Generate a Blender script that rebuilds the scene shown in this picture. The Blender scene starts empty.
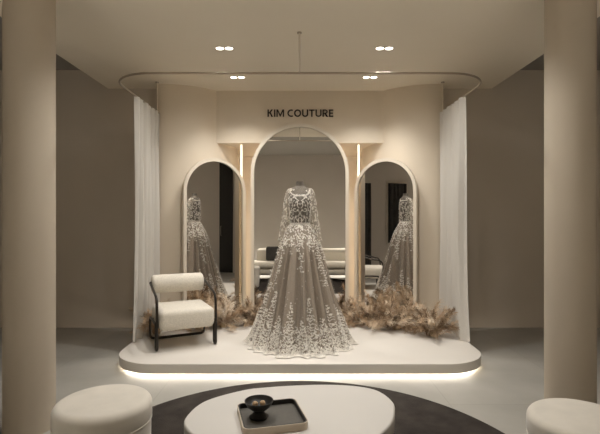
import bpy, bmesh, math, random
from mathutils import Vector, Matrix, Quaternion
random.seed(7)
PI = math.pi
scene = bpy.context.scene
COL = scene.collection

# ------------------------------------------------------------------ camera
cam_d = bpy.data.cameras.new('camera')
cam = bpy.data.objects.new('camera', cam_d); COL.objects.link(cam)
cam.location = (0, 0, 1.5); cam.rotation_euler = (PI/2, 0, 0)
cam_d.sensor_width = 36; cam_d.lens = 450/600*36; cam_d.clip_start = 0.05
scene.camera = cam

# ------------------------------------------------------------------ world, lights, exposure
w = bpy.data.worlds.new('room_world'); scene.world = w; w.use_nodes = True
w.node_tree.nodes['Background'].inputs[0].default_value = (1.0, 0.86, 0.70, 1)
w.node_tree.nodes['Background'].inputs[1].default_value = 0.0
vs = scene.view_settings
vs.view_transform = 'Standard'; vs.look = 'None'; vs.gamma = 1.0; vs.use_curve_mapping = False
vs.exposure = 0.42
scene.cycles.max_bounces = 10
scene.cycles.diffuse_bounces = 6
scene.cycles.transparent_max_bounces = 24
scene.cycles.caustics_reflective = False
scene.cycles.caustics_refractive = False
scene.cycles.sample_clamp_indirect = 4.0

CEIL = 3.24          # dropped ceiling
UPPER = 3.49         # ceiling beyond it
DECK = 0.128         # top of the platform
WARM = (1.0, 0.96, 0.90)
SPOT_W = {'front': 40, 'wall': 40, 'room': 43, 'rear': 400}
# x, y, beam, kind of every twin downlight; rear pairs are unseen and added
DOWNLIGHTS = [(-0.777, 4.63, 'front'), (0.869, 4.63, 'front'), (-0.776, 5.59, 'wall'), (0.870, 5.59, 'wall'),
              (-0.777, 3.05, 'room'), (0.869, 3.05, 'room'),
              (-1.55, 0.2, 'rear'), (1.55, 0.2, 'rear'), (-1.55, -0.5, 'rear'), (1.55, -0.5, 'rear')]
for x, y, k in DOWNLIGHTS:
    for s in (-1, 1):
        ld = bpy.data.lights.new('downlight_beam', 'SPOT')
        ld.energy = SPOT_W[k]; ld.color = WARM; ld.shadow_soft_size = 0.022
        ld.spot_size = math.radians(118); ld.spot_blend = 0.85
        lo = bpy.data.objects.new('downlight_beam', ld); COL.objects.link(lo)
        lo.location = (x + s*0.047, y, (UPPER if k == 'rear' else CEIL) - 0.012)
        if k == 'front': ld.spot_size = math.radians(171); ld.spot_blend = 1.0
        if k == 'wall': ld.spot_size = math.radians(112); ld.spot_blend = 1.0
        if k == 'rear': ld.spot_size = math.radians(66); ld.spot_blend = 0.6  # unseen lamps added to raise the bounce light of the whole room

# ------------------------------------------------------------------ materials
def mat(name, col, rough=0.6, metal=0.0, noise=None, bump=None, sheen=0.0, emit=None, estr=0.0, spec=0.4):
    m = bpy.data.materials.new(name); m.use_nodes = True
    nt = m.node_tree; b = nt.nodes['Principled BSDF']
    b.inputs['Base Color'].default_value = (*col, 1)
    b.inputs['Roughness'].default_value = rough
    b.inputs['Metallic'].default_value = metal
    b.inputs['Specular IOR Level'].default_value = spec
    if sheen: b.inputs['Sheen Weight'].default_value = sheen
    if emit:
        b.inputs['Emission Color'].default_value = (*emit, 1); b.inputs['Emission Strength'].default_value = estr
    tc = nt.nodes.new('ShaderNodeTexCoord')
    if noise:                       # (scale, amount, detail)
        n = nt.nodes.new('ShaderNodeTexNoise'); n.inputs['Scale'].default_value = noise[0]
        n.inputs['Detail'].default_value = noise[2] if len(noise) > 2 else 4
        r = nt.nodes.new('ShaderNodeMapRange'); a = noise[1]
        r.inputs['From Min'].default_value = 0.3; r.inputs['From Max'].default_value = 0.7
        r.inputs['To Min'].default_value = 1-a; r.inputs['To Max'].default_value = 1+a
        mx = nt.nodes.new('ShaderNodeVectorMath'); mx.operation = 'SCALE'
        mx.inputs[0].default_value = col
        nt.links.new(tc.outputs['Object'], n.inputs['Vector'])
        nt.links.new(n.outputs['Fac'], r.inputs['Value'])
        nt.links.new(r.outputs['Result'], mx.inputs['Scale'])
        nt.links.new(mx.outputs['Vector'], b.inputs['Base Color'])
    if bump:                        # (scale, strength, distance)
        n = nt.nodes.new('ShaderNodeTexNoise'); n.inputs['Scale'].default_value = bump[0]; n.inputs['Detail'].default_value = 3
        bp = nt.nodes.new('ShaderNodeBump'); bp.inputs['Strength'].default_value = bump[1]
        bp.inputs['Distance'].default_value = bump[2]
        nt.links.new(tc.outputs['Object'], n.inputs['Vector'])
        nt.links.new(n.outputs['Fac'], bp.inputs['Height'])
        nt.links.new(bp.outputs['Normal'], b.inputs['Normal'])
    return m

def sheer(name, col, opacity, translucent=0.5, noise=None):
    m = bpy.data.materials.new(name); m.use_nodes = True
    nt = m.node_tree; nt.nodes.clear()
    out = nt.nodes.new('ShaderNodeOutputMaterial')
    d = nt.nodes.new('ShaderNodeBsdfDiffuse'); d.inputs[0].default_value = (*col, 1)
    t = nt.nodes.new('ShaderNodeBsdfTranslucent'); t.inputs[0].default_value = (*col, 1)
    x = nt.nodes.new('ShaderNodeMixShader'); x.inputs[0].default_value = translucent
    nt.links.new(d.outputs[0], x.inputs[1]); nt.links.new(t.outputs[0], x.inputs[2])
    tr = nt.nodes.new('ShaderNodeBsdfTransparent')
    y = nt.nodes.new('ShaderNodeMixShader'); y.inputs[0].default_value = opacity
    nt.links.new(tr.outputs[0], y.inputs[1]); nt.links.new(x.outputs[0], y.inputs[2])
    nt.links.new(y.outputs[0], out.inputs[0])
    return m

def floor_mat():
    m = mat('polished_concrete_tile', (0.385, 0.37, 0.335), 0.38, noise=(1.6, 0.14, 8), bump=(40, 0.05, 0.002))
    nt = m.node_tree; b = nt.nodes['Principled BSDF']
    link = b.inputs['Base Color'].links[0]; src = link.from_socket
    tc = nt.nodes.new('ShaderNodeTexCoord')
    br = nt.nodes.new('ShaderNodeTexBrick')
    br.offset = 0.0; br.squash = 1.0
    br.inputs['Scale'].default_value = 1.0
    br.inputs['Brick Width'].default_value = 1.2; br.inputs['Row Height'].default_value = 1.2
    br.inputs['Mortar Size'].default_value = 0.004
    br.inputs['Color1'].default_value = (1, 1, 1, 1); br.inputs['Color2'].default_value = (0.95, 0.95, 0.95, 1)
    br.inputs['Mortar'].default_value = (0.86, 0.85, 0.84, 1)
    nt.links.new(tc.outputs['Object'], br.inputs['Vector'])
    mx = nt.nodes.new('ShaderNodeMix'); mx.data_type = 'RGBA'; mx.blend_type = 'MULTIPLY'
    mx.inputs['Factor'].default_value = 1.0
    nt.links.new(src, mx.inputs['A']); nt.links.new(br.outputs['Color'], mx.inputs['B'])
    nt.links.new(mx.outputs['Result'], b.inputs['Base Color'])
    return m

M = {}
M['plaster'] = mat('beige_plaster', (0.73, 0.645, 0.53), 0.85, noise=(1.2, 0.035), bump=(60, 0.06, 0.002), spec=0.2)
M['room_wall'] = mat('taupe_paint', (0.64, 0.575, 0.495), 0.85, noise=(0.9, 0.04), spec=0.2)
M['rear_wall'] = mat('grey_beige_paint', (0.56, 0.51, 0.455), 0.85, noise=(0.9, 0.03), spec=0.2)
M['ceiling'] = mat('ceiling_paint', (0.87, 0.795, 0.675), 0.9, noise=(0.7, 0.02), spec=0.15)
M['upper_ceiling'] = mat('grey_ceiling_paint', (0.34, 0.315, 0.285), 0.9, spec=0.15)
M['floor'] = floor_mat()
M['deck'] = mat('platform_paint', (0.70, 0.66, 0.605), 0.55, noise=(2.0, 0.02), spec=0.3)
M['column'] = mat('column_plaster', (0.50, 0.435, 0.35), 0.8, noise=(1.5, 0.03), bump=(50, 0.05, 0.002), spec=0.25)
M['led'] = mat('led_diffuser', (0.9, 0.85, 0.75), 0.5, emit=(1.0, 0.92, 0.80), estr=14)
M['led_niche'] = mat('led_niche_diffuser', (0.9, 0.85, 0.75), 0.5, emit=(1.0, 0.88, 0.70), estr=1.1)
M['niche_fill'] = mat('niche_fill_glow', (0.9, 0.85, 0.75), 0.5, emit=(1.0, 0.86, 0.68), estr=66)  # glow of the hidden strips added to light the niche
M['lens'] = mat('downlight_lens', (0.9, 0.88, 0.82), 0.4, emit=(1.0, 0.93, 0.80), estr=5)
M['lamp_trim'] = mat('downlight_trim', (0.62, 0.56, 0.48), 0.5)
M['rail'] = mat('satin_bronze_rail', (0.42, 0.355, 0.28), 0.3, metal=0.5)
M['hanger'] = mat('pale_bronze_rod', (0.72, 0.64, 0.53), 0.35, metal=0.0)
M['mirror'] = mat('mirror_glass', (0.82, 0.80, 0.77), 0.0, metal=1.0)
M['mirror_frame'] = mat('mirror_frame_paint', (0.70, 0.63, 0.53), 0.5, spec=0.3)
M['sign'] = mat('dark_bronze_letter', (0.035, 0.024, 0.018), 0.5)
M['curtain'] = sheer('sheer_voile', (0.72, 0.69, 0.64), 0.97, 0.15)
M['dark_curtain'] = mat('charcoal_curtain', (0.055, 0.05, 0.046), 0.9, noise=(6, 0.2))
M['dark_door'] = mat('black_door', (0.022, 0.019, 0.016), 0.6)
M['boucle'] = mat('cream_boucle', (0.74, 0.69, 0.60), 0.95, noise=(70, 0.10), bump=(110, 0.6, 0.006), sheen=0.3, spec=0.1)
M['tube'] = mat('dark_bronze_tube', (0.045, 0.038, 0.032), 0.35, metal=0.5)
M['velvet'] = mat('beige_suede', (0.70, 0.655, 0.58), 0.9, noise=(9, 0.05), bump=(90, 0.12, 0.003), sheen=0.35, spec=0.1)
M['table'] = mat('ivory_table', (0.64, 0.615, 0.58), 0.38, noise=(3, 0.015), spec=0.35)
M['rug'] = mat('charcoal_rug', (0.048, 0.041, 0.036), 0.95, noise=(7, 0.28, 8), bump=(160, 0.7, 0.006), spec=0.05)
M['tray_side'] = mat('tray_beige_side', (0.56, 0.48, 0.38), 0.5)
M['tray_in'] = mat('tray_dark_leather', (0.10, 0.092, 0.078), 0.55, noise=(40, 0.1))
M['tray_rim'] = mat('tray_rim_black', (0.022, 0.02, 0.018), 0.45)
M['bowl'] = mat('black_ceramic', (0.022, 0.020, 0.018), 0.42, noise=(18, 0.3))
M['walnut'] = mat('walnut_shell', (0.50, 0.33, 0.19), 0.65, noise=(60, 0.25), bump=(70, 0.8, 0.004))
M['plume'] = mat('dried_plume', (0.62, 0.48, 0.34), 0.9, noise=(9, 0.25), spec=0.1)
M['plume_pale'] = mat('dried_plume_pale', (0.76, 0.64, 0.50), 0.9, noise=(9, 0.22), spec=0.1)
M['plume_dark'] = mat('dried_plume_dark', (0.31, 0.22, 0.145), 0.9, noise=(9, 0.25), spec=0.1)
M['stalk'] = mat('dried_stalk', (0.52, 0.40, 0.26), 0.8)
M['form'] = mat('dress_form_linen', (0.20, 0.178, 0.152), 0.85, noise=(50, 0.1), spec=0.15)
M['form_metal'] = mat('dress_form_metal', (0.25, 0.22, 0.19), 0.4, metal=0.8)
M['satin'] = mat('champagne_satin', (0.32, 0.262, 0.205), 0.42, sheen=0.15, spec=0.5, noise=(5, 0.05))
M['tulle'] = sheer('ivory_tulle', (0.70, 0.64, 0.56), 0.14, 0.4)
M['tulle_sleeve'] = sheer('ivory_tulle_sleeve', (0.70, 0.64, 0.56), 0.50, 0.4)
M['bodice'] = mat('taupe_bodice', (0.19, 0.168, 0.145), 0.7, noise=(60, 0.35))
M['lace'] = mat('ivory_lace', (0.86, 0.82, 0.75), 0.7, spec=0.25)
M['sofa'] = mat('ivory_sofa_cloth', (0.62, 0.57, 0.48), 0.9, noise=(30, 0.05), bump=(80, 0.3, 0.004), spec=0.1)
M['pillow'] = mat('charcoal_pillow', (0.05, 0.045, 0.04), 0.9, noise=(30, 0.15))

# ------------------------------------------------------------------ helpers
def thing(name, label, cat, loc=(0, 0, 0), rz=0.0, group=None):
    o = bpy.data.objects.new(name, None); COL.objects.link(o)
    o.location = loc; o.rotation_euler = (0, 0, rz); o.empty_display_size = 0.1
    o['label'] = label; o['category'] = cat; o['kind'] = 'thing'
    if group: o['group'] = group
    return o
def tag(o, label, cat, group=None):
    o['label'] = label; o['category'] = cat; o['kind'] = 'thing'
    if group: o['group'] = group
    return o
def obj(name, bm, m, parent=None, loc=None, smooth=True, angle=40):
    bmesh.ops.recalc_face_normals(bm, faces=bm.faces)
    me = bpy.data.meshes.new(name); bm.to_mesh(me); bm.free()
    o = bpy.data.objects.new(name, me); COL.objects.link(o)
    me.materials.append(m)
    if smooth:
        for p in me.polygons: p.use_smooth = True
        try: me.set_sharp_from_angle(angle=math.radians(angle))
        except Exception: pass
    if parent: o.parent = parent
    if loc: o.location = loc
    return o
def struct(name, bm, m, smooth=False):
    o = obj(name, bm, m, smooth=smooth); o['kind'] = 'structure'
    return o
def box(bm, x0, x1, y0, y1, z0, z1):
    vs_ = [bm.verts.new(p) for p in ((x0,y0,z0),(x1,y0,z0),(x1,y1,z0),(x0,y1,z0),(x0,y0,z1),(x1,y0,z1),(x1,y1,z1),(x0,y1,z1))]
    for f in ((3,2,1,0),(4,5,6,7),(0,1,5,4),(1,2,6,5),(2,3,7,6),(3,0,4,7)): bm.faces.new([vs_[i] for i in f])
def BOX(*a):
    bm = bmesh.new(); box(bm, *a); return bm
def rbox(x0, x1, y0, y1, z0, z1, r, seg=4):
    bm = BOX(x0, x1, y0, y1, z0, z1)
    bmesh.ops.bevel(bm, geom=bm.edges[:], offset=r, segments=seg, profile=0.5, affect='EDGES', clamp_overlap=True)
    return bm
def prism(bm, pts, z0, z1, r=0.0, seg=3):
    """extruded outline; r rounds the top and bottom edges by stepping the outline inwards"""
    n = len(pts)
    def ring(off, z):
        out = []
        for i in range(n):
            a = Vector(pts[i-1]); b = Vector(pts[i]); c = Vector(pts[(i+1) % n])
            t = (c - a).normalized(); nrm = Vector((t.y, -t.x))
            out.append(bm.verts.new((b.x - nrm.x*off, b.y - nrm.y*off, z)))
        return out
    area = sum(pts[i-1][0]*pts[i][1]-pts[i][0]*pts[i-1][1] for i in range(n))
    sg = 1 if area > 0 else -1
    rings = []
    if r > 0:
        for k in range(seg+1):
            a = PI/2*k/seg; rings.append((sg*r*(1-math.sin(a)), z0 + r*(1-math.cos(a))))
        for k in range(seg+1):
            a = PI/2*k/seg; rings.append((sg*r*(1-math.cos(a)), z1 - r*(1-math.sin(a))))
    else:
        rings = [(0, z0), (0, z1)]
    R_ = [ring(*q) for q in rings]
    for k in range(len(R_)-1):
        for i in range(n):
            j = (i+1) % n
            bm.faces.new((R_[k][i], R_[k][j], R_[k+1][j], R_[k+1][i]))
    bm.faces.new(R_[-1]); bm.faces.new(list(reversed(R_[0])))
def PRISM(*a, **k):
    bm = bmesh.new(); prism(bm, *a, **k); return bm
def lathe(bm, prof, n=48, c=(0, 0, 0), cap=True):
    rings = []
    for r, z in prof:
        if r < 1e-5: rings.append([bm.verts.new((c[0], c[1], c[2]+z))])
        else: rings.append([bm.verts.new((c[0]+r*math.cos(2*PI*i/n), c[1]+r*math.sin(2*PI*i/n), c[2]+z)) for i in range(n)])
    for a, b in zip(rings, rings[1:]):
        for i in range(n):
            j = (i+1) % n
            if len(a) == 1 and len(b) == 1: break
            if len(a) == 1: bm.faces.new((a[0], b[j], b[i]))
            elif len(b) == 1: bm.faces.new((a[i], a[j], b[0]))
            else: bm.faces.new((a[i], a[j], b[j], b[i]))
    if cap:
        for rg in (rings[0], rings[-1]):
            if len(rg) > 1: bm.faces.new(rg)
def LATHE(*a, **k):
    bm = bmesh.new(); lathe(bm, *a, **k); return bm
def fillet(pts, r, seg=6):
    out = [Vector(pts[0])]
    for i in range(1, len(pts)-1):
        p, a, b = Vector(pts[i]), Vector(pts[i-1]), Vector(pts[i+1])
        u = (a-p); v = (b-p); d = min(r, u.length*0.49, v.length*0.49)
        p0 = p+u.normalized()*d; p1 = p+v.normalized()*d
        for k in range(seg+1):
            t = k/seg
            out.append((1-t)**2*p0 + 2*t*(1-t)*p + t*t*p1)
    out.append(Vector(pts[-1])); return out
def tube(bm, pts, r, n=10, closed=False, radii=None):
    pts = [Vector(p) for p in pts]; N = len(pts)
    rings = []; ref = None
    for i in range(N):
        a = pts[i-1] if (i > 0 or closed) else pts[i]
        b = pts[(i+1) % N] if (i < N-1 or closed) else pts[i]
        t = (b-a).normalized()
        if ref is None:
            ref = t.orthogonal().normalized()
        else:
            ref = (ref - t*ref.dot(t)).normalized()
        s = t.cross(ref); rr = radii[i] if radii else r
        rings.append([bm.verts.new(pts[i] + (ref*math.cos(2*PI*k/n) + s*math.sin(2*PI*k/n))*rr) for k in range(n)])
    for i in range(N if closed else N-1):
        A, B = rings[i], rings[(i+1) % N]
        for k in range(n):
            bm.faces.new((A[k], A[(k+1) % n], B[(k+1) % n], B[k]))
    if not closed:
        bm.faces.new(rings[0]); bm.faces.new(rings[-1])
def TUBE(*a, **k):
    bm = bmesh.new(); tube(bm, *a, **k); return bm
def catmull(pts, sub=8):
    out = []; n = len(pts)
    for i in range(n):
        p0, p1, p2, p3 = (Vector(pts[(i+k-1) % n]) for k in range(4))
        for s in range(sub):
            t = s/sub
            out.append(0.5*((2*p1)+(-p0+p2)*t+(2*p0-5*p1+4*p2-p3)*t*t+(-p0+3*p1-3*p2+p3)*t**3))
    return out
def interp(tab, x):
    if x <= tab[0][0]: return tab[0][1]
    for (a, va), (b, vb) in zip(tab, tab[1:]):
        if x <= b:
            t = (x-a)/(b-a); return va+(vb-va)*t
    return tab[-1][1]

# ------------------------------------------------------------------ the room
struct('floor', BOX(-4.4, 4.4, -2.3, 7.8, -0.1, 0.0), M['floor'])
struct('ceiling', BOX(-2.6, 2.6, 2.47, 7.7, CEIL, UPPER), M['ceiling'])
struct('ceiling_upper', BOX(-4.4, 4.4, -2.3, 7.8, UPPER, UPPER+0.1), M['upper_ceiling'])
struct('wall_left', BOX(-4.4, -4.3, -2.3, 7.8, 0, UPPER), M['rear_wall'])
struct('wall_right', BOX(4.3, 4.4, -2.3, 7.8, 0, UPPER), M['rear_wall'])
struct('wall_rear', BOX(-4.3, 4.3, -2.3, -2.2, 0, UPPER), M['rear_wall'])
struct('wall_back_left', BOX(-4.3, -1.86, 6.1, 6.2, 0, UPPER), M['room_wall'])
struct('wall_back_right', BOX(1.86, 4.3, 6.1, 6.2, 0, UPPER), M['room_wall'])
struct('wall_niche', BOX(-1.9, 1.9, 7.6, 7.7, 0, CEIL), M['plaster'])
struct('wall_header', BOX(-1.30, 1.30, 6.2, 7.6, 2.52, CEIL), M['plaster'])
DC, DR = (1.84, 6.78), 0.90                      # the two round drum walls beside the niche
def drum_pt(side, th, r=DR):
    return (side*(DC[0] - r*math.sin(th)), DC[1] - r*math.cos(th))
for side, nm in ((-1, 'wall_curved_left'), (1, 'wall_curved_right')):
    pts = [drum_pt(side, math.radians(140*k/60)) for k in range(61)]
    pts += [(side*1.6, 7.6), (side*1.86, 7.6), (side*1.86, 5.885)]
    struct(nm, PRISM(pts, DECK+.002, CEIL), M['plaster'], smooth=True)
# reflected in the side mirrors: door on the right wall, curtained opening and window on the left wall
b = BOX(4.27, 4.3, 2.86, 3.26, 0.0, 3.2)
d = struct('door_1', b, M['dark_door'])
for nm, m in (('door_handle', M['form_metal']),):
    h = obj(nm, TUBE(fillet([(4.275, 2.92, 1.0), (4.235, 2.92, 1.0), (4.235, 2.92, 1.25), (4.275, 2.92, 1.25)], .02), 0.008), m, d)
wn = struct('window_1', BOX(-4.3, -4.285, 2.05, 2.62, 0.79, 2.43), M['dark_door'])
obj('window_frame', (lambda bm: (box(bm, -4.3, -4.27, 2.00, 2.05, 0.74, 2.48), box(bm, -4.3, -4.27, 2.62, 2.67, 0.74, 2.48),
     box(bm, -4.3, -4.27, 2.05, 2.62, 0.74, 0.79), box(bm, -4.3, -4.27, 2.05, 2.62, 2.43, 2.48), bm)[-1])(bmesh.new()), M['room_wall'], wn, smooth=False)

def drape(y0, y1, z0, z1, x, amp, per, m, nz=10, flare=0.0, side=1, bottom_shift=0.0, ph=0.0):
    bm = bmesh.new(); L = y1-y0; ny = int(L/per*10)
    grid = []
    for j in range(nz+1):
        v = j/nz; z = z1+(z0-z1)*v
        row = []
        for i in range(ny+1):
            u = i/ny; y = y0+L*u - bottom_shift*v**4*(1-u)
            a = amp*(0.75+0.25*math.sin(u*9+ph))*(1+flare*v)
            w_ = 2*PI*L*u/per + ph + 0.7*math.sin(u*11+ph+v*1.5)
            xx = x + a*(math.sin(w_)+.28*math.sin(2*w_+1)) + 0.006*math.sin(v*5+u*20)
            row.append(bm.verts.new((xx, y, z)))
        grid.append(row)
    for j in range(nz):
        for i in range(ny): bm.faces.new((grid[j][i], grid[j][i+1], grid[j+1][i+1], grid[j+1][i]))
    return bm
o = obj('dark_curtain', drape(3.19, 3.72, 0.02, 2.41, -4.22, 0.03, 0.11, M['dark_curtain']), M['dark_curtain'])
tag(o, 'full length charcoal curtain on the side wall, reflected at left of the right arched mirror', 'curtain')
o = obj('dark_curtain', drape(2.07, 2.61, 0.80, 2.42, -4.22, 0.03, 0.11, M['dark_curtain'], ph=1.0), M['dark_curtain'])
tag(o, 'shorter charcoal window curtain reflected behind the gown in the right arched mirror', 'curtain')

# ------------------------------------------------------------------ platform
R_C = 0.46
def platform_outline(inset=0.0):
    X = 1.84-inset; Y0 = 4.2+inset; r = R_C-inset
    pts = [(-X, 5.86)]
    for k in range(17):
        a = PI + PI/2*k/16; pts.append((-X+r+r*math.cos(a), Y0+r+r*math.sin(a)))
    for k in range(17):
        a = 1.5*PI + PI/2*k/16; pts.append((X-r+r*math.cos(a), Y0+r+r*math.sin(a)))
    pts.append((X, 5.86))
    return pts
t = thing('display_platform', 'low beige display platform with rounded front corners and a glowing underside', 'platform', (0, 4.2, 0))
off = Vector((0, -4.2))
out = platform_outline()
deck = out[1:-1] + [(1.859, 5.7), (1.859, 7.58), (-1.859, 7.58), (-1.859, 5.7)]
o = obj('deck', PRISM([(x, y-4.2) for x, y in deck], 0.035, DECK, r=0.006), M['deck'], t, smooth=True, angle=30)
inn = platform_outline(0.14)
bk2 = [(1.68, 5.85), (1.2, 6.1), (-1.2, 6.1), (-1.68, 5.85)]
obj('plinth', PRISM([(x, y-4.2) for x, y in inn[1:-1]+bk2], 0.0, 0.035), M['deck'], t)
led_path = [(x, y-4.2, 0.020) for x, y in platform_outline(0.075)]
o = obj('light_strip', TUBE(led_path, 0.009, n=6), M['led'], t); o['label'] = 'warm white glowing strip under the platform edge'

# ------------------------------------------------------------------ columns
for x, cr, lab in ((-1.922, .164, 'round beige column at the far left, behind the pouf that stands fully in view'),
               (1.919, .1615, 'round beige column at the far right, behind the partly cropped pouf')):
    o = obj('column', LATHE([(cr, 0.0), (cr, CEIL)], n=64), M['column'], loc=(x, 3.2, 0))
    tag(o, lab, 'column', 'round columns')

# ------------------------------------------------------------------ curtain rail and curtains
RZ = 2.855
t = thing('curtain_rail', 'slim bronze curtain rail bent round both sides of the platform, hung from the ceiling', 'curtain rail', (0, 4.24, RZ))
X = 1.84; r = 0.43
path = [(-X, 5.872-4.24, 0)]
for k in range(15):
    a = PI+PI/2*k/14; path.append((-X+r+r*math.cos(a), r+r*math.sin(a), 0))
for k in range(15):
    a = 1.5*PI+PI/2*k/14; path.append((X-r+r*math.cos(a), r+r*math.sin(a), 0))
path.append((X, 5.872-4.24, 0))
obj('rail', TUBE(path, 0.0105, n=10), M['rail'], t)
for px, py in ((-0.005, 0), (-X, 5.80-4.24), (X, 5.80-4.24)):
    h = obj('hanger', TUBE([(px, py, 0), (px, py, CEIL-RZ)], 0.0095, n=8), M['hanger'], t)
    obj('ceiling_cap', LATHE([(0.022, CEIL-RZ-0.012), (0.022, CEIL-RZ)], n=16, c=(px, py, 0)), M['rail'], h)
for s, lab in ((-1, 'sheer ivory curtain hanging at the left end of the platform behind the armchair'),
               (1, 'sheer ivory curtain hanging at the right end of the platform')):
    o = obj('sheer_curtain', drape(5.0, 5.83, DECK+0.004, RZ-0.014, s*1.822, 0.036, 0.135, M['curtain'], nz=24, flare=0.35, bottom_shift=0.10, ph=0.4+s), M['curtain'])
    tag(o, lab, 'curtain', 'sheer curtains')

# ------------------------------------------------------------------ shop sign
t = thing('shop_sign', 'dark raised capital lettering on the beige header wall above the tall mirror', 'sign', (0.005, 6.2, 2.879))
W_ = 0.17                                          # stroke, in cap heights
def bar(p, q, w=W_):                               # a straight stroke with ends cut level
    (x0, y0), (x1, y1) = p, q
    if abs(x1-x0) < 1e-6: return [(x0-w/2, y0), (x0+w/2, y0), (x1+w/2, y1), (x1-w/2, y1)]
    if abs(y1-y0) < 1e-6: return [(x0, y0-w/2), (x1, y0-w/2), (x1, y1+w/2), (x0, y1+w/2)]
    l = math.hypot(x1-x0, y1-y0); h = w/2*l/abs(y1-y0)
    return [(x0-h, y0), (x0+h, y0), (x1+h, y1), (x1-h, y1)]
def arcs(cx, cy, rx, ry, a0, a1, n=20, w=W_):
    out_ = []
    P_ = lambda a, k: (cx+(rx+k)*math.cos(a), cy+(ry+k)*math.sin(a))
    for i in range(n):
        u, v = a0+(a1-a0)*i/n, a0+(a1-a0)*(i+1)/n
        out_.append([P_(u, -w/2), P_(u, w/2), P_(v, w/2), P_(v, -w/2)])
    return out_
D_ = math.radians; h_ = W_/2
GLYPH = {
 'K': (.66, [bar((h_, 0), (h_, 1)), bar((.20, .46), (.53, 1)), bar((.30, .58), (.555, 0), .18)]),
 'I': (.17, [bar((h_, 0), (h_, 1))]),
 'M': (.92, [bar((h_, 0), (h_, 1), .155), bar((.92-h_, 0), (.92-h_, 1), .155), bar((.46, .12), (.13, 1), .14), bar((.46, .12), (.79, 1), .14), [(.40, .05), (.52, .05), (.56, .25), (.36, .25)]]),
 'C': (.68, arcs(.46, .5, .375, .425, D_(62), D_(298))),
 'O': (.84, arcs(.42, .5, .335, .425, 0, 2*PI, 32)),
 'U': (.72, [bar((h_, .3), (h_, 1)), bar((.72-h_, .3), (.72-h_, 1))] + arcs(.36, .34, .275, .265, PI, 2*PI)),
 'T': (.64, [bar((.32, 0), (.32, 1)), bar((0, 1-h_), (.64, 1-h_), .15)]),
 'R': (.66, [bar((h_, 0), (h_, 1)), bar((.1, .925), (.33, .925), .15), bar((.1, .47), (.33, .47), .15), bar((.33, .45), (.56, 0), .18)] + arcs(.33, .6975, .20, .2275, -PI/2, PI/2, 14, .15)),
 'E': (.50, [bar((h_, 0), (h_, 1)), bar((.1, .925), (.5, .925), .15), bar((.1, .5), (.46, .5), .15), bar((.1, .075), (.5, .075), .15)]),
}
txt = 'KIM COUTURE'; gp = .105
tot = sum(.27 if c == ' ' else GLYPH[c][0]+gp for c in txt)-gp
sx, sy = .905/tot, .100; cx = -.905/2
for ch in txt:
    if ch == ' ': cx += .27*sx; continue
    wd, polys = GLYPH[ch]; bm = bmesh.new()
    for k, pg in enumerate(polys):
        f = [bm.verts.new((cx+x*sx, -.012-.00004*k, y*sy)) for x, y in pg]
        g = [bm.verts.new((cx+x*sx, -.0005, y*sy)) for x, y in pg]
        bm.faces.new(f); bm.faces.new(list(reversed(g)))
        for i in range(4): bm.faces.new((f[i], f[(i+1) % 4], g[(i+1) % 4], g[i]))
    obj('letter', bm, M['sign'], t, smooth=False)
    cx += (wd+gp)*sx

# ------------------------------------------------------------------ arched mirrors
def arched_mirror(loc, rz, W, H, fw, depth, label):
    t = thing('arched_mirror', label, 'mirror', loc, rz, 'arched standing mirrors')
    def arch(hw, top, bottom, n=40):
        cz = top-hw; pts = [(-hw, bottom)]
        for k in range(n+1):
            a = PI-PI*k/n; pts.append((hw*math.cos(a), cz+hw*math.sin(a)))
        pts.append((hw, bottom)); return pts
    O = arch(W/2, H, 0.0); I = arch(W/2-fw, H-fw, fw)
    bm = bmesh.new(); n = len(O)
    V = [[bm.verts.new((p[0], y, p[1])) for p in L] for L, y in ((O, 0), (I, 0), (O, depth), (I, depth))]
    for i in range(n):
        j = (i+1) % n
        bm.faces.new((V[0][i], V[0][j], V[1][j], V[1][i]))
        bm.faces.new((V[2][i], V[3][i], V[3][j], V[2][j]))
        bm.faces.new((V[0][i], V[2][i], V[2][j], V[0][j]))
        bm.faces.new((V[1][i], V[1][j], V[3][j], V[3][i]))
    obj('frame', bm, M['mirror_frame'], t, angle=35)
    bm = bmesh.new()
    G = arch(W/2-fw, H-fw, fw)
    a = [bm.verts.new((p[0], 0.022, p[1])) for p in G]; c = [bm.verts.new((p[0], depth-0.004, p[1])) for p in G]
    bm.faces.new(a); bm.faces.new(list(reversed(c)))
    for i in range(n): bm.faces.new((a[i], a[(i+1) % n], c[(i+1) % n], c[i]))
    o = obj('mirror_glass', bm, M['mirror'], t, smooth=False)
    if W > 1:
        for s in (-1, 1):
            q = obj('niche_fill_strip', BOX(s*(W/2-.25)-.012, s*(W/2-.25)+.012, depth-.002, depth+.005, .05, H-.75), M['niche_fill'], t, smooth=False)  # hidden strip added to brighten the niche behind the tall mirror
            x0, x1 = sorted((s*(W/2-.232), s*(W/2-.226)))
            obj('fill_shield', BOX(x0, x1, depth-.002, depth+.040, .04, H-.74), M['mirror_frame'], t, smooth=False)  # added shield that keeps the strip's light off the side mirror frames
            q['label'] = 'unseen strip added behind the mirror to brighten the niche'
    return t
arched_mirror((-0.003, 6.10, DECK), 0, 1.33, 2.765-DECK, 0.045, 0.07, 'tallest arched mirror, standing behind the gown in the middle')
arched_mirror((-1.130, 6.05, DECK), math.radians(34.5), 0.895, 2.289-DECK, 0.042, 0.05, 'shorter arched mirror on the left behind the armchair, angled inward')
arched_mirror((1.130, 6.05, DECK), math.radians(-34.5), 0.895, 2.289-DECK, 0.042, 0.05, 'shorter arched mirror on the right, showing the back of the gown')
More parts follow.
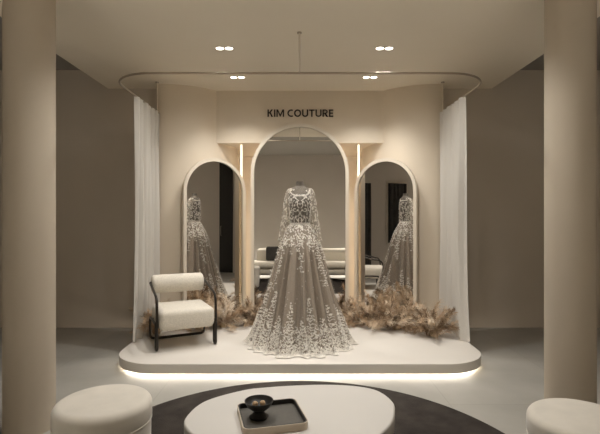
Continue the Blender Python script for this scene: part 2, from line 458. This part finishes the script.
for s in (-1, 1):
    x = s*0.828
    b = rbox(x-0.013, x+0.013, 6.345, 6.375, 1.95, 2.52, 0.006, 2)
    o = obj('light_strip', b, M['led_niche'])
    tag(o, 'vertical glowing light strip in the niche %s of the tall mirror' % ('left' if s < 0 else 'right'), 'light', 'niche light strips')

# ------------------------------------------------------------------ downlights
for i, (x, y, k) in enumerate(DOWNLIGHTS):
    lab = {0: 'left twin ceiling downlight in front of the curtain rail', 1: 'right twin ceiling downlight in front of the curtain rail',
           2: 'left twin ceiling downlight behind the curtain rail', 3: 'right twin ceiling downlight behind the curtain rail',
           4: 'left twin ceiling downlight over the low table, above the frame', 5: 'right twin ceiling downlight over the low table, above the frame',
           6: 'left unseen twin downlight above the camera, added to light the room', 7: 'right unseen twin downlight above the camera, added to light the room',
           8: 'left unseen twin downlight behind the camera, added to light the room', 9: 'right unseen twin downlight behind the camera, added to light the room'}[i]
    t = thing('twin_downlight', lab, 'downlight', (x, y, UPPER if k == 'rear' else CEIL), 0, 'twin ceiling downlights')
    for s in (-1, 1):
        obj('lens', LATHE([(0.039, -0.006), (0.039, -0.001)], n=24, c=(s*0.047, 0, 0)), M['lens'], t)
        obj('trim_ring', LATHE([(0.040, -0.0005), (0.040, -0.007), (0.045, -0.007), (0.045, -0.0005)], n=24, c=(s*0.047, 0, 0), cap=False), M['lamp_trim'], t)

# ------------------------------------------------------------------ the gown on its dress form
BX, BY = 0.0, 4.95
form = thing('dress_form', 'headless grey dress form wearing the gown on the platform', 'dress form', (BX, BY, DECK))
# torso cross sections: z, half width, half depth, y offset
TORSO = [(1.20, .135, .105, .0), (1.24, .118, .095, 0), (1.295, .100, .082, 0), (1.36, .104, .088, -.004), (1.44, .108, .098, -.012),
         (1.51, .112, .106, -.018), (1.57, .112, .098, -.012), (1.62, .116, .080, 0.0), (1.655, .114, .066, .008), (1.685, .098, .056, .014),
         (1.700, .075, .048, .016), (1.712, .047, .043, .016)]
NECK = [(1.712, .047, .043, .016), (1.73, .042, .040, .014), (1.755, .041, .040, .012)]
def tz(z, tab=TORSO):
    out = []
    for c in (1, 2, 3): out.append(interp([(q[0], q[c]) for q in tab], z))
    return out
def loft(tab, n=40, grow=0.0, z0=None, z1=None, steps=None, cap=True):
    bm = bmesh.new(); rings = []
    zs = [q[0] for q in tab] if not steps else [z0+(z1-z0)*k/steps for k in range(steps+1)]
    for z in zs:
        a, d_, yo = tz(z, tab)
        rings.append([bm.verts.new(((a+grow)*math.cos(2*PI*i/n), yo+(d_+grow)*math.sin(2*PI*i/n), z)) for i in range(n)])
    for A, B in zip(rings, rings[1:]):
        for i in range(n): bm.faces.new((A[i], A[(i+1) % n], B[(i+1) % n], B[i]))
    if cap: bm.faces.new(rings[0]); bm.faces.new(rings[-1])
    return bm
obj('torso', loft(TORSO), M['form'], form)
nk = obj('neck', loft(NECK), M['form'], form)
obj('neck_cap', LATHE([(0.0405, 1.7535), (0.042, 1.757), (0.040, 1.766), (0, 1.768)], n=24, c=(0, .012, 0), cap=False), M['form_metal'], nk)
obj('pole', TUBE([(0, 0, .02), (0, 0, 1.22)], 0.016), M['form_metal'], form)
obj('stand_base', LATHE([(0.2, 0), (0.2, .014), (.03, .03), (0, .03)], n=40), M['form_metal'], form)

gown = thing('wedding_gown', 'champagne lace wedding gown with long sheer sleeves and a wide skirt', 'gown', (BX, BY, DECK))
PROF = [(.004, .600), (.02, .575), (.06, .545), (.12, .515), (.24, .470), (.46, .398), (.68, .333), (.90, .270), (1.117, .208), (1.20, .170), (1.26, .135), (1.293, .104)]
rnd = random.Random(3)
FOLDS = [(k, rnd.uniform(0, 2*PI), rnd.uniform(.6, 1)) for k in (10, 14, 18, 25)]
def fold(phi):
    v = sum(a*math.sin(k*phi+p + 0.6*math.sin(phi*3+p)) for k, p, a in FOLDS)/2.0
    return math.tanh(1.6*v)                        # rounded ridges with narrow valleys between
def skirt_r(phi, z, k=1.0):
    r_ = interp(PROF, z)
    t_ = max(0.0, min(1.0, (1.28-z)/0.35))
    amp = (0.075 if k > .97 else 0.125)*t_
    return r_*k*(1+amp*(fold(phi)-.25))
def skirt_p(phi, z, k=1.0, offr=0.0):
    r_ = skirt_r(phi, z, k)+offr
    f = 1.0 - 0.18*max(0, min(1, (z-1.0)/0.293))
    return Vector((r_*math.cos(phi), r_*math.sin(phi)*f, z))
def skirt(k, zlo, n=300, m=46, scallop=0.0):
    bm = bmesh.new(); rows = []
    for j in range(m+1):
        v = j/m; row = []
        for i in range(n):
            phi = 2*PI*i/n
            zl = zlo + scallop*(0.5+0.5*math.cos(phi*36))
            row.append(bm.verts.new(skirt_p(phi, zl+(1.293-zl)*v, k)))
        rows.append(row)
    for A, B in zip(rows, rows[1:]):
        for i in range(n): bm.faces.new((A[i], A[(i+1) % n], B[(i+1) % n], B[i]))
    return bm
sk = obj('skirt', skirt(0.93, 0.03), M['satin'], gown, angle=180)
tl = obj('tulle_overskirt', skirt(1.0, 0.004, scallop=0.012), M['tulle'], gown, angle=180); tl['label'] = 'sheer ivory tulle layer over the skirt'

class Lace:
    def __init__(s, surf): s.bm = bmesh.new(); s.S = surf
    def dab(s, u, v, ang, ln, wd, lift=0.0035):
        """leaf shaped petal of length ln and width wd at surface point (u, v)"""
        c, n_ = math.cos(ang), math.sin(ang)
        q = []
        for a, b_, l in ((-.5, 0, 0), (-.1, .5, 0), (.5, 0, 0), (-.1, -.5, 0)):
            dx = a*ln*c - b_*wd*n_; dy = a*ln*n_ + b_*wd*c
            q.append(s.bm.verts.new(s.S(u, v, dx, dy, lift)))
        m_ = s.bm.verts.new(s.S(u, v, 0, 0, lift+0.0035))
        for i in range(4): s.bm.faces.new((q[i], q[(i+1) % 4], m_))
    def flower(s, u, v, R_, n=5, a0=0):
        for k in range(n):
            a = a0+2*PI*k/n
            s.dab2(u, v, math.cos(a)*R_*.55, math.sin(a)*R_*.55, a, R_*.95, R_*.6)
    def dab2(s, u, v, ox, oy, ang, ln, wd):
        base = s.S
        s.S = lambda u_, v_, dx, dy, l: base(u_, v_, dx+ox, dy+oy, l)
        s.dab(u, v, ang, ln, wd); s.S = base
    def scroll(s, u, v, ox, oy, a, ln, turn, n=6, wd=.009):
        x, y = ox, oy; st = ln/n
        for k in range(n):
            s.dab2(u, v, x, y, a, st*1.25, wd*(1-.45*k/n))
            x += math.cos(a)*st; y += math.sin(a)*st; a += turn*(k+1)/n
def surf_skirt(u, v, dx, dy, l):
    z = min(1.29, max(.006, v+dy)); r_ = max(.1, interp(PROF, z))
    p = skirt_p(u+dx/r_, z, 1.0, l)
    return p
rl = random.Random(11)
L = Lace(surf_skirt)
NT = 24                                           # tree shaped motifs rising from the hem
for k in range(NT):
    u0 = 2*PI*(k+rl.uniform(-.18, .18))/NT; H = rl.uniform(.46, .66) if k % 2 else rl.uniform(.30, .44)
    z = .03
    while z < H:
        t_ = z/H
        L.dab2(u0, z, rl.uniform(-.006, .006), 0, PI/2+rl.uniform(-.4, .4), .026, .008)
        half = .085*(1-t_)**1.0+.010
        for s in (-1, 1):
            L.scroll(u0, z, s*.006, 0, PI/2-s*rl.uniform(.3, 1.5), half*rl.uniform(.9, 1.4), s*rl.choice((-1, 1))*rl.uniform(.6, 1.5), n=6, wd=.0085)
            if rl.random() < .7:
                L.flower(u0+s*half*rl.uniform(.3, 1.0)/.56, z+rl.uniform(0, .03), rl.uniform(.007, .013), 5, rl.random()*6)
        z += .024+.008*t_
for i in range(3600):                             # dense band at the hem
    u = rl.uniform(0, 2*PI); z = .012+.26*rl.random()**2.1
    if rl.random() < .40: L.flower(u, z, rl.uniform(.007, .012), 5, rl.random()*6)
    elif rl.random() < .5: L.scroll(u, z, 0, 0, rl.uniform(0, 2*PI), rl.uniform(.03, .06), rl.choice((-1, 1))*rl.uniform(.8, 1.6), n=5, wd=.007)
    else: L.dab(u, z, rl.uniform(0, PI), rl.uniform(.014, .028), rl.uniform(.005, .008))
for i in range(260):                              # scalloped edging
    u = 2*PI*i/260; L.dab(u, .012+.01*(i % 2), PI/2 if i % 2 else 0, .020, .010)
for i in range(520):                              # dense flowers below the waist
    u = rl.uniform(0, 2*PI); z = 1.285-.24*rl.random()**1.5
    if rl.random() < .6: L.flower(u, z, rl.uniform(.008, .014), 5, rl.random()*6)
    else: L.dab(u, z, rl.uniform(0, PI), rl.uniform(.02, .034), .010)
for k in range(14):                               # trailing sprays from the waist
    u0 = -PI/2 + 2*PI*k/14 + (.0 if k % 2 == 0 else .06); ln = (.36, .20, .52, .26)[k % 4 if k < 8 else (14-k) % 4]*rl.uniform(.9, 1.1)
    z = 1.17; w_ = 0
    while z > 1.17-ln:
        t_ = (1.17-z)/ln
        uu = u0+.10*math.sin(z*16+k)*(.5+.5*t_)/2
        L.dab(uu, z, -PI/2+rl.uniform(-.4, .4), .026, .008)
        for s in (-1, 1):
            if rl.random() < .8*(1-.4*t_):
                L.scroll(uu, z, s*.006, 0, -PI/2+s*rl.uniform(.2, 1.9), rl.uniform(.035, .075)*(1-.5*t_), s*rl.choice((-1, 1))*rl.uniform(.6, 1.6), n=5, wd=.009)
        if rl.random() < .75: L.flower(uu+rl.uniform(-.04, .04)/.25, z, rl.uniform(.008, .014), 5, rl.random()*6)
        z -= .026
for i in range(160):                              # scattered small sprigs
    u = rl.uniform(0, 2*PI); z = rl.uniform(.15, 1.1)
    L.dab(u, z, rl.uniform(0, PI), rl.uniform(.008, .016), .006)
o = obj('skirt_lace', L.bm, M['lace'], gown, smooth=False); o['label'] = 'ivory lace flowers sewn on the skirt'

# bodice
def neck_z(p):
    c = min(1, abs(math.cos(p))/.92)
    return 1.662 - (.058 if math.sin(p) < 0 else .02)*(1-c**4)
bm = bmesh.new(); n = 64; rows = []
for j in range(13):
    row = []
    for i in range(n):
        phi = 2*PI*i/n; fr = max(0, -math.sin(phi))
        top = neck_z(phi)
        z = 1.285+(top-1.285)*j/12
        a, d_, yo = tz(z)
        row.append(bm.verts.new(((a+.006)*math.cos(phi), yo+(d_+.006)*math.sin(phi), z)))
    rows.append(row)
for A, B in zip(rows, rows[1:]):
    for i in range(n): bm.faces.new((A[i], A[(i+1) % n], B[(i+1) % n], B[i]))
bod = obj('bodice', bm, M['bodice'], gown); bod['label'] = 'grey sheer bodice with ivory lace scrolls'
obj('yoke', loft(TORSO, grow=.0045, z0=1.60, z1=1.692, steps=10, cap=False), M['tulle'], bod)
def surf_bodice(u, v, dx, dy, l):
    z = v+dy; a, d_, yo = tz(max(1.2, min(1.69, z)))
    p = u+dx/max(.05, a)
    g = .006+l
    return Vector(((a+g)*math.cos(p), yo+(d_+g)*math.sin(p), z))
L = Lace(surf_bodice)
F = -PI/2
for s in (-1, 1):                                 # mirrored scroll pattern on the front
    for (z, x0, a, ln, tn) in ((1.31, .01, 1.2, .10, 1.3), (1.34, .03, .9, .08, 1.4), (1.39, .012, 1.9, .09, -1.2), (1.43, .05, .5, .07, 1.6),
                               (1.47, .012, .9, .085, 1.5), (1.50, .03, 2.0, .07, -1.6), (1.55, .015, .6, .09, 1.0), (1.57, .045, .9, .06, 1.4),
                               (1.40, .075, 1.5, .09, .6), (1.48, .085, 1.5, .09, .5), (1.32, .06, 1.4, .07, .8)):
        L.scroll(F, z, s*x0, 0, a if s > 0 else PI-a, ln, s*tn, n=7, wd=.013)
    for z, x0 in ((1.33, .02), (1.37, .05), (1.44, .025), (1.49, .06), (1.53, .03), (1.58, .07), (1.60, .035), (1.36, .085), (1.44, .1), (1.56, .10)):
        L.dab2(F, z, s*x0, 0, 0, .02, .012); L.flower(F+s*x0/.12, z+.008, .013, 5, 1)
for i in range(260):                              # denser lace at the sides and the back
    u = rl.choice((0, PI))+rl.gauss(0, .36); L.flower(u, rl.uniform(1.30, 1.63), rl.uniform(.009, .015), 5, rl.random()*6)
for i in range(150):
    u = PI/2+rl.uniform(-1.2, 1.2); L.flower(u, rl.uniform(1.29, 1.62), rl.uniform(.009, .015), 5, rl.random()*6)
for i in range(56):                               # neckline edging
    u = 2*PI*i/56; top = neck_z(u)
    L.flower(u, top, .013, 5, i)
for i in range(110):                              # shoulders
    u = rl.choice((0, PI))+rl.gauss(0, .45); L.flower(u, rl.uniform(1.63, 1.682), .011, 5, rl.random()*6)
for i in range(70):                               # waist band
    L.flower(2*PI*i/70, 1.292+.012*(i % 2), .012, 5, i)
obj('bodice_lace', L.bm, M['lace'], bod, smooth=False)

for s in (-1, 1):
    path = [(s*.092, .012, 1.672), (s*.114, .010, 1.650), (s*.132, .006, 1.58), (s*.147, .0, 1.48), (s*.162, -.008, 1.37), (s*.182, -.02, 1.26), (s*.205, -.04, 1.14), (s*.212, -.048, 1.11)]
    rad = [.022, .033, .036, .034, .032, .030, .026, .026]
    pv = [Vector(p) for p in path]
    bm = bmesh.new(); m_ = 36; n_ = 20; rows = []
    def P(t_):
        f = t_*(len(pv)-1); i = min(int(f), len(pv)-2); q = f-i
        return pv[i].lerp(pv[i+1], q), rad[i]+(rad[i+1]-rad[i])*q, (pv[i+1]-pv[i]).normalized()
    def SP(t_, a, l=0.0):
        c, r_, d_ = P(max(0, min(1, t_)))
        e1 = Vector((1, 0, 0)); e1 = (e1-d_*e1.dot(d_)).normalized(); e2 = d_.cross(e1)
        r_ = r_*(1+.07*math.sin(t_*38+2*math.sin(a)))+l
        return c+e1*(r_*math.cos(a))+e2*(r_*math.sin(a))
    for j in range(m_+1):
        rows.append([bm.verts.new(SP(j/m_, 2*PI*i/n_)) for i in range(n_)])
    for A, B in zip(rows, rows[1:]):
        for i in range(n_): bm.faces.new((A[i], A[(i+1) % n_], B[(i+1) % n_], B[i]))
    slv = obj('sleeve', bm, M['tulle_sleeve'], gown)
    LEN = .62
    L = Lace(lambda u, v, dx, dy, l: SP(v+dy/LEN, u+dx/.042, l))
    for i in range(250):
        t_ = rl.random(); u = rl.uniform(0, 2*PI)
        if rl.random() < .5: L.flower(u, t_, rl.uniform(.008, .014), 5, rl.random()*6)
        else: L.dab(u, t_, PI/2+rl.uniform(-.6, .6), rl.uniform(.016, .03), .009)
    for i in range(16): L.dab(2*PI*i/16, .99, PI/2, .018, .012)
    obj('sleeve_lace', L.bm, M['lace'], slv, smooth=False)

# ------------------------------------------------------------------ armchair
def cushion_roll(L_, R_, rx=1.0):
    """a fat bolster along x with soft ends"""
    prof = []
    e = 0.035
    for k in range(7):
        a = PI/2*k/6; prof.append((R_-e+e*math.sin(a), -L_/2+e-e*math.cos(a)))
    prof += [(R_*1.01, -L_*.2), (R_*1.01, L_*.2)]
    for k in range(7):
        a = PI/2*k/6; prof.append((R_-e+e*math.cos(a), L_/2-e+e*math.sin(a)))
    bm = bmesh.new()
    prof = [(0, -L_/2)]+prof+[(0, L_/2)]
    lathe(bm, prof, n=40, cap=False)
    bmesh.ops.rotate(bm, verts=bm.verts, matrix=Matrix.Rotation(PI/2, 3, 'Y'))
    for v in bm.verts: v.co.y *= rx
    return bm
ac = thing('armchair', 'cream bouclé armchair with roll backrest and dark tubular frame', 'armchair', (-1.292, 4.935, DECK), math.radians(26))
bm = rbox(-.286, .286, -.312, .262, .205, .418, .058, 5)
obj('seat_cushion', bm, M['boucle'], ac)
bm = cushion_roll(.578, .102, 0.95); bmesh.ops.translate(bm, verts=bm.verts, vec=(0, .262, .618))
obj('backrest_roll', bm, M['boucle'], ac)
TR = 0.0140
for s in (-1, 1):
    x = s*.304
    p = [(s*.262, .262, .640), (x, .235, .640), (x, -.235, .545), (x, -.262, .40), (x, -.262, TR+.001), (x, -.190, TR+.001), (x, -.190, .26), (x, .245, .26), (x, .245, TR+.001), (s*.0, .245, TR+.001)]
    q = fillet(p[:5], .06) [:-1] + fillet([p[3], p[4], p[5], p[6]], .028, 5)[1:-1] + fillet([p[5], p[6], p[7], p[8], p[9]], .05)[1:]
    o = obj('side_frame', TUBE(q, TR, n=10), M['tube'], ac)
obj('crossbar', TUBE([(-.30, .12, .26), (.30, .12, .26)], .010, n=8), M['tube'], ac)
obj('crossbar', TUBE([(-.30, -.12, .26), (.30, -.12, .26)], .010, n=8), M['tube'], ac)
sl = bmesh.new(); box(sl, -.25, .25, -.24, .22, .206, .216)
obj('seat_board', sl, M['tube'], ac, smooth=False)
for s in (-1, 1):
    obj('seat_support', TUBE([(s*.20, -.22, .26-.048), (s*.20, .22, .26-.048)], .008, n=8), M['tube'], ac)

# ------------------------------------------------------------------ pampas grass
def plume_into(bm, rg, ln, base, a, tilt):
    """one feathery plume: an arching stalk and a spindle of fine drooping hairs"""
    q = Quaternion((0, 0, 1), a) @ Quaternion((0, 1, 0), tilt)
    bend = rg.uniform(.15, .6); sw = rg.uniform(-.06, .06)*ln
    def axis(t_):
        p = q @ Vector((bend*ln*.5*t_*t_, sw*math.sin(t_*3), ln*t_))
        p.z -= bend*ln*.30*t_**2.5
        p += base
        p.z = max(p.z, .012+.02*t_); return p
    tube(bm, [axis(k/8) for k in range(9)], .003, n=4, radii=[.0035-.0025*k/8 for k in range(9)])
    for i in range(120):
        t_ = .20+.78*rg.random()**.9
        p = axis(t_); tg = (axis(min(1, t_+.03))-axis(t_-.03)).normalized()
        aa = rg.uniform(0, 2*PI); o1 = tg.orthogonal().normalized(); o2 = tg.cross(o1)
        side = o1*math.cos(aa)+o2*math.sin(aa)
        l = ln*rg.uniform(.12, .36)*(1.0-.5*abs(t_-.5)/.5)
        sp = rg.uniform(.3, 1.5)
        d1 = (side*sp+tg).normalized()
        q1 = p+d1*l*.6; q2 = q1+(d1+Vector((0, 0, -.45))+side*.25).normalized()*l*.45
        for c in (q1, q2): c.z = max(c.z, .006)
        wv = tg.cross(side).normalized()*rg.uniform(.0018, .0034)
        v = [bm.verts.new(c) for c in (p-wv*.4, p+wv*.4, q1+wv, q1-wv, q2)]
        bm.faces.new((v[0], v[1], v[2], v[3])); bm.faces.new((v[3], v[2], v[4]))
def pampas(x, y, sx, n, size, label, seed, lean=0.0):
    rg = random.Random(seed)
    t = thing('pampas_grass', label, 'dried grass', (x, y, DECK), 0, 'dried pampas grass bunches along the mirrors')
    for k in range(n):
        a = 2*PI*k/n+rg.uniform(-.5, .5)
        bm = bmesh.new()
        plume_into(bm, rg, .46*size*rg.uniform(.65, 1.1), Vector((rg.uniform(-sx, sx), rg.uniform(-.05, .05), .004)), a, rg.uniform(.1, 1.15))
        me = bpy.data.meshes.new('plume'); bm.to_mesh(me); bm.free()
        me.materials.append(M[rg.choice(('plume', 'plume', 'plume_pale', 'plume_dark'))])
        o = bpy.data.objects.new('plume', me); COL.objects.link(o); o.parent = t
    st = bmesh.new()
    for k in range(6):
        a = 2*PI*k/6+.3
        tube(st, [(.0, .0, .012), (sx*.6*math.cos(a), .04*math.sin(a), .06)], .006, n=5)
    lathe(st, [(.045, 0), (.05, .03), (.03, .06)], n=10)
    obj('bound_stalks', st, M['stalk'], t)
    return t
pampas(-1.69, 5.30, .05, 24, .92, 'dried pampas bunch beside the left curtain, seen through the armchair frame', 1)
pampas(-1.24, 5.53, .13, 30, 1.0, 'dried pampas bunch right behind the armchair seat', 2)
pampas(-.96, 5.62, .12, 34, 1.0, 'dried pampas bunch just right of the armchair, before the left mirror', 3)
pampas(-.60, 5.75, .09, 26, .80, 'dried pampas bunch at the left foot of the tall mirror', 4)
pampas(.60, 5.75, .09, 26, .80, 'dried pampas bunch at the right foot of the tall mirror', 5)
pampas(.88, 5.64, .12, 34, .98, 'dried pampas bunch left of centre before the right mirror', 6)
pampas(1.18, 5.50, .13, 34, .98, 'dried pampas bunch before the right side of the right mirror', 7)
pampas(1.53, 5.20, .08, 36, .92, 'dried pampas bunch standing apart beside the right curtain', 8)

# ------------------------------------------------------------------ foreground: rug, poufs, table, tray, bowl
o = obj('round_rug', LATHE([(1.5, 0.0), (1.5, .006), (1.494, .009), (0, .009)], n=128, cap=False), M['rug'], loc=(0, 2.60, 0))
tag(o, 'large round charcoal rug under the low table', 'rug')
RUG = .009
for x, y, lab in ((-1.1306, 2.588, 'round beige pouf on the left, whole top in view'), (1.49, 2.37, 'round beige pouf on the right, cut by the picture edge')):
    t = thing('pouf', lab, 'pouf', (x, y, RUG), 0, 'round poufs')
    prof = [(.246, 0), (.252, .012), (.260, .10), (.262, .30), (.260, .318)]
    obj('base', LATHE(prof, n=64), M['velvet'], t)
    prof = [(.27, .318)]
    for k in range(9):
        a = PI/2*k/8; prof.append((.222+.045*math.cos(a), .400+.045*math.sin(a)))
    prof = [(.25, .314), (.262, .320), (.267, .335), (.267, .38)]+prof[1:]+[(.12, .449), (0, .451)]
    cu = obj('seat_cushion', LATHE(prof, n=64, cap=False), M['velvet'], t)
    obj('piping', TUBE([(.263*math.cos(2*PI*k/64), .263*math.sin(2*PI*k/64), .319) for k in range(64)], .0045, n=6, closed=True), M['velvet'], cu)

TT = 0.36
tb = thing('coffee_table', 'low ivory pebble-shaped coffee table on the charcoal rug', 'table', (0, 2.58, RUG))
pts = [(-.65, 2.6), (-.586, 2.80), (-.376, 2.97), (-.2, 3.026), (.0, 3.058), (.19, 3.068), (.38, 3.04), (.512, 2.96), (.572, 2.80), (.563, 2.67), (.50, 2.48), (.37, 2.31), (.17, 2.20), (-.08, 2.15), (-.33, 2.19), (-.52, 2.32), (-.63, 2.46)]
pts = list(reversed([(v.x, v.y) for v in catmull([(x, y-2.58, 0) for x, y in pts], 6)]))
area = sum(pts[i-1][0]*pts[i][1]-pts[i][0]*pts[i-1][1] for i in range(len(pts)))
if area < 0: pts.reverse()
obj('tabletop', PRISM(pts, .255, TT-RUG, r=.012, seg=4), M['table'], tb)
obj('base', PRISM([(x*.72, y*.72) for x, y in pts], 0, .255, r=.01), M['table'], tb)

ang = math.radians(14)
tr = thing('serving_tray', 'dark square tray with pale sides on the coffee table', 'tray', (-.162, 2.532, TT), ang)
def rrect(hw, hd, r_, n=6):
    out_ = []
    for cx, cy, a0 in ((hw-r_, hd-r_, 0), (-hw+r_, hd-r_, PI/2), (-hw+r_, -hd+r_, PI), (hw-r_, -hd+r_, 1.5*PI)):
        for k in range(n+1):
            a = a0+PI/2*k/n; out_.append((cx+r_*math.cos(a), cy+r_*math.sin(a)))
    return out_
HW, HD = .177, .171
obj('tray_bottom', PRISM(rrect(HW-.012, HD-.012, .03), 0.003, .014), M['tray_in'], tr)
def ring_wall(o_, i_, z0, z1):
    bm = bmesh.new(); n = len(o_)
    V = [[bm.verts.new((p[0], p[1], z)) for p in L_] for L_, z in ((o_, z0), (o_, z1), (i_, z1), (i_, z0))]
    for a in range(4):
        for i in range(n):
            j = (i+1) % n; bm.faces.new((V[a][i], V[a][j], V[(a+1) % 4][j], V[(a+1) % 4][i]))
    return bm
o = obj('tray_side', ring_wall(rrect(HW, HD, .04), rrect(HW-.006, HD-.006, .034), 0, .040), M['tray_side'], tr); o['label'] = 'pale beige outer side'
o = obj('tray_rim', ring_wall(rrect(HW-.006, HD-.006, .034), rrect(HW-.013, HD-.013, .028), .006, .041), M['tray_rim'], tr)

bw = thing('footed_bowl', 'black footed bowl holding two walnuts on the tray', 'bowl', (-.231, 2.535, TT+.014))
obj('bowl_foot', LATHE([(.053, 0), (.055, .006), (.040, .014), (.029, .030), (.032, .046)], n=40), M['bowl'], bw)
obj('bowl_cup', LATHE([(.030, .042), (.048, .048), (.068, .066), (.079, .088), (.081, .094), (.077, .094), (.072, .084), (.056, .066), (.034, .060), (0, .058)], n=48, cap=False), M['bowl'], bw)
for dx, dy, lab in ((-.020, -.010, 'left walnut in the black bowl'), (.020, .002, 'right walnut in the black bowl')):
    bm = bmesh.new(); bmesh.ops.create_icosphere(bm, subdivisions=4, radius=.0165)
    for v in bm.verts:
        v.co.z *= .92
        v.co *= 1+.035*math.sin(v.co.x*420+3*math.sin(v.co.z*300))*math.cos(v.co.y*380)
        if abs(v.co.x) < .0022: v.co *= 1.05
    o = obj('walnut', bm, M['walnut'], loc=(-.231+dx, 2.535+dy, TT+.014+.0765))
    o.rotation_euler = (0, .3, .6 if dx < 0 else -.5)
    tag(o, lab, 'nut', 'walnuts in the bowl')

# ------------------------------------------------------------------ sofa facing the platform (seen in the tall mirror)
sf = thing('sofa', 'low ivory sofa facing the platform, seen reflected in the tall mirror', 'sofa', (.15, 1.5, RUG))
obj('seat_base', rbox(-1.30, 1.30, -.40, .42, .15, .30, .05, 4), M['sofa'], sf)
for s in (-1, 1):
    obj('seat_cushion', rbox(.005 if s > 0 else -1.32, 1.32 if s > 0 else -.005, -.30, .44, .30, .43, .05, 4), M['sofa'], sf)
    obj('backrest', rbox(.005 if s > 0 else -1.20, 1.30 if s > 0 else -.005, -.42, -.20, .32, .72, .07, 4), M['sofa'], sf)
for x in (-1.2, 1.2):
    for y in (-.32, .34): obj('leg', LATHE([(.018, -RUG if y < 0 else 0), (.026, .16)], n=12, c=(x, y, 0)), M['tube'], sf)
bm = rbox(-.20, .20, -.06, .06, 0, .34, .05, 4)
for v in bm.verts:
    v.co.y *= 1-.5*(abs(v.co.x)/.2)**3
o = obj('throw_pillow', bm, M['pillow'], loc=(-.62, 1.455, .456)); o.rotation_euler = (.22, 0, .05)
tag(o, 'dark throw pillow leaning on the sofa back, reflected left of the gown', 'pillow')
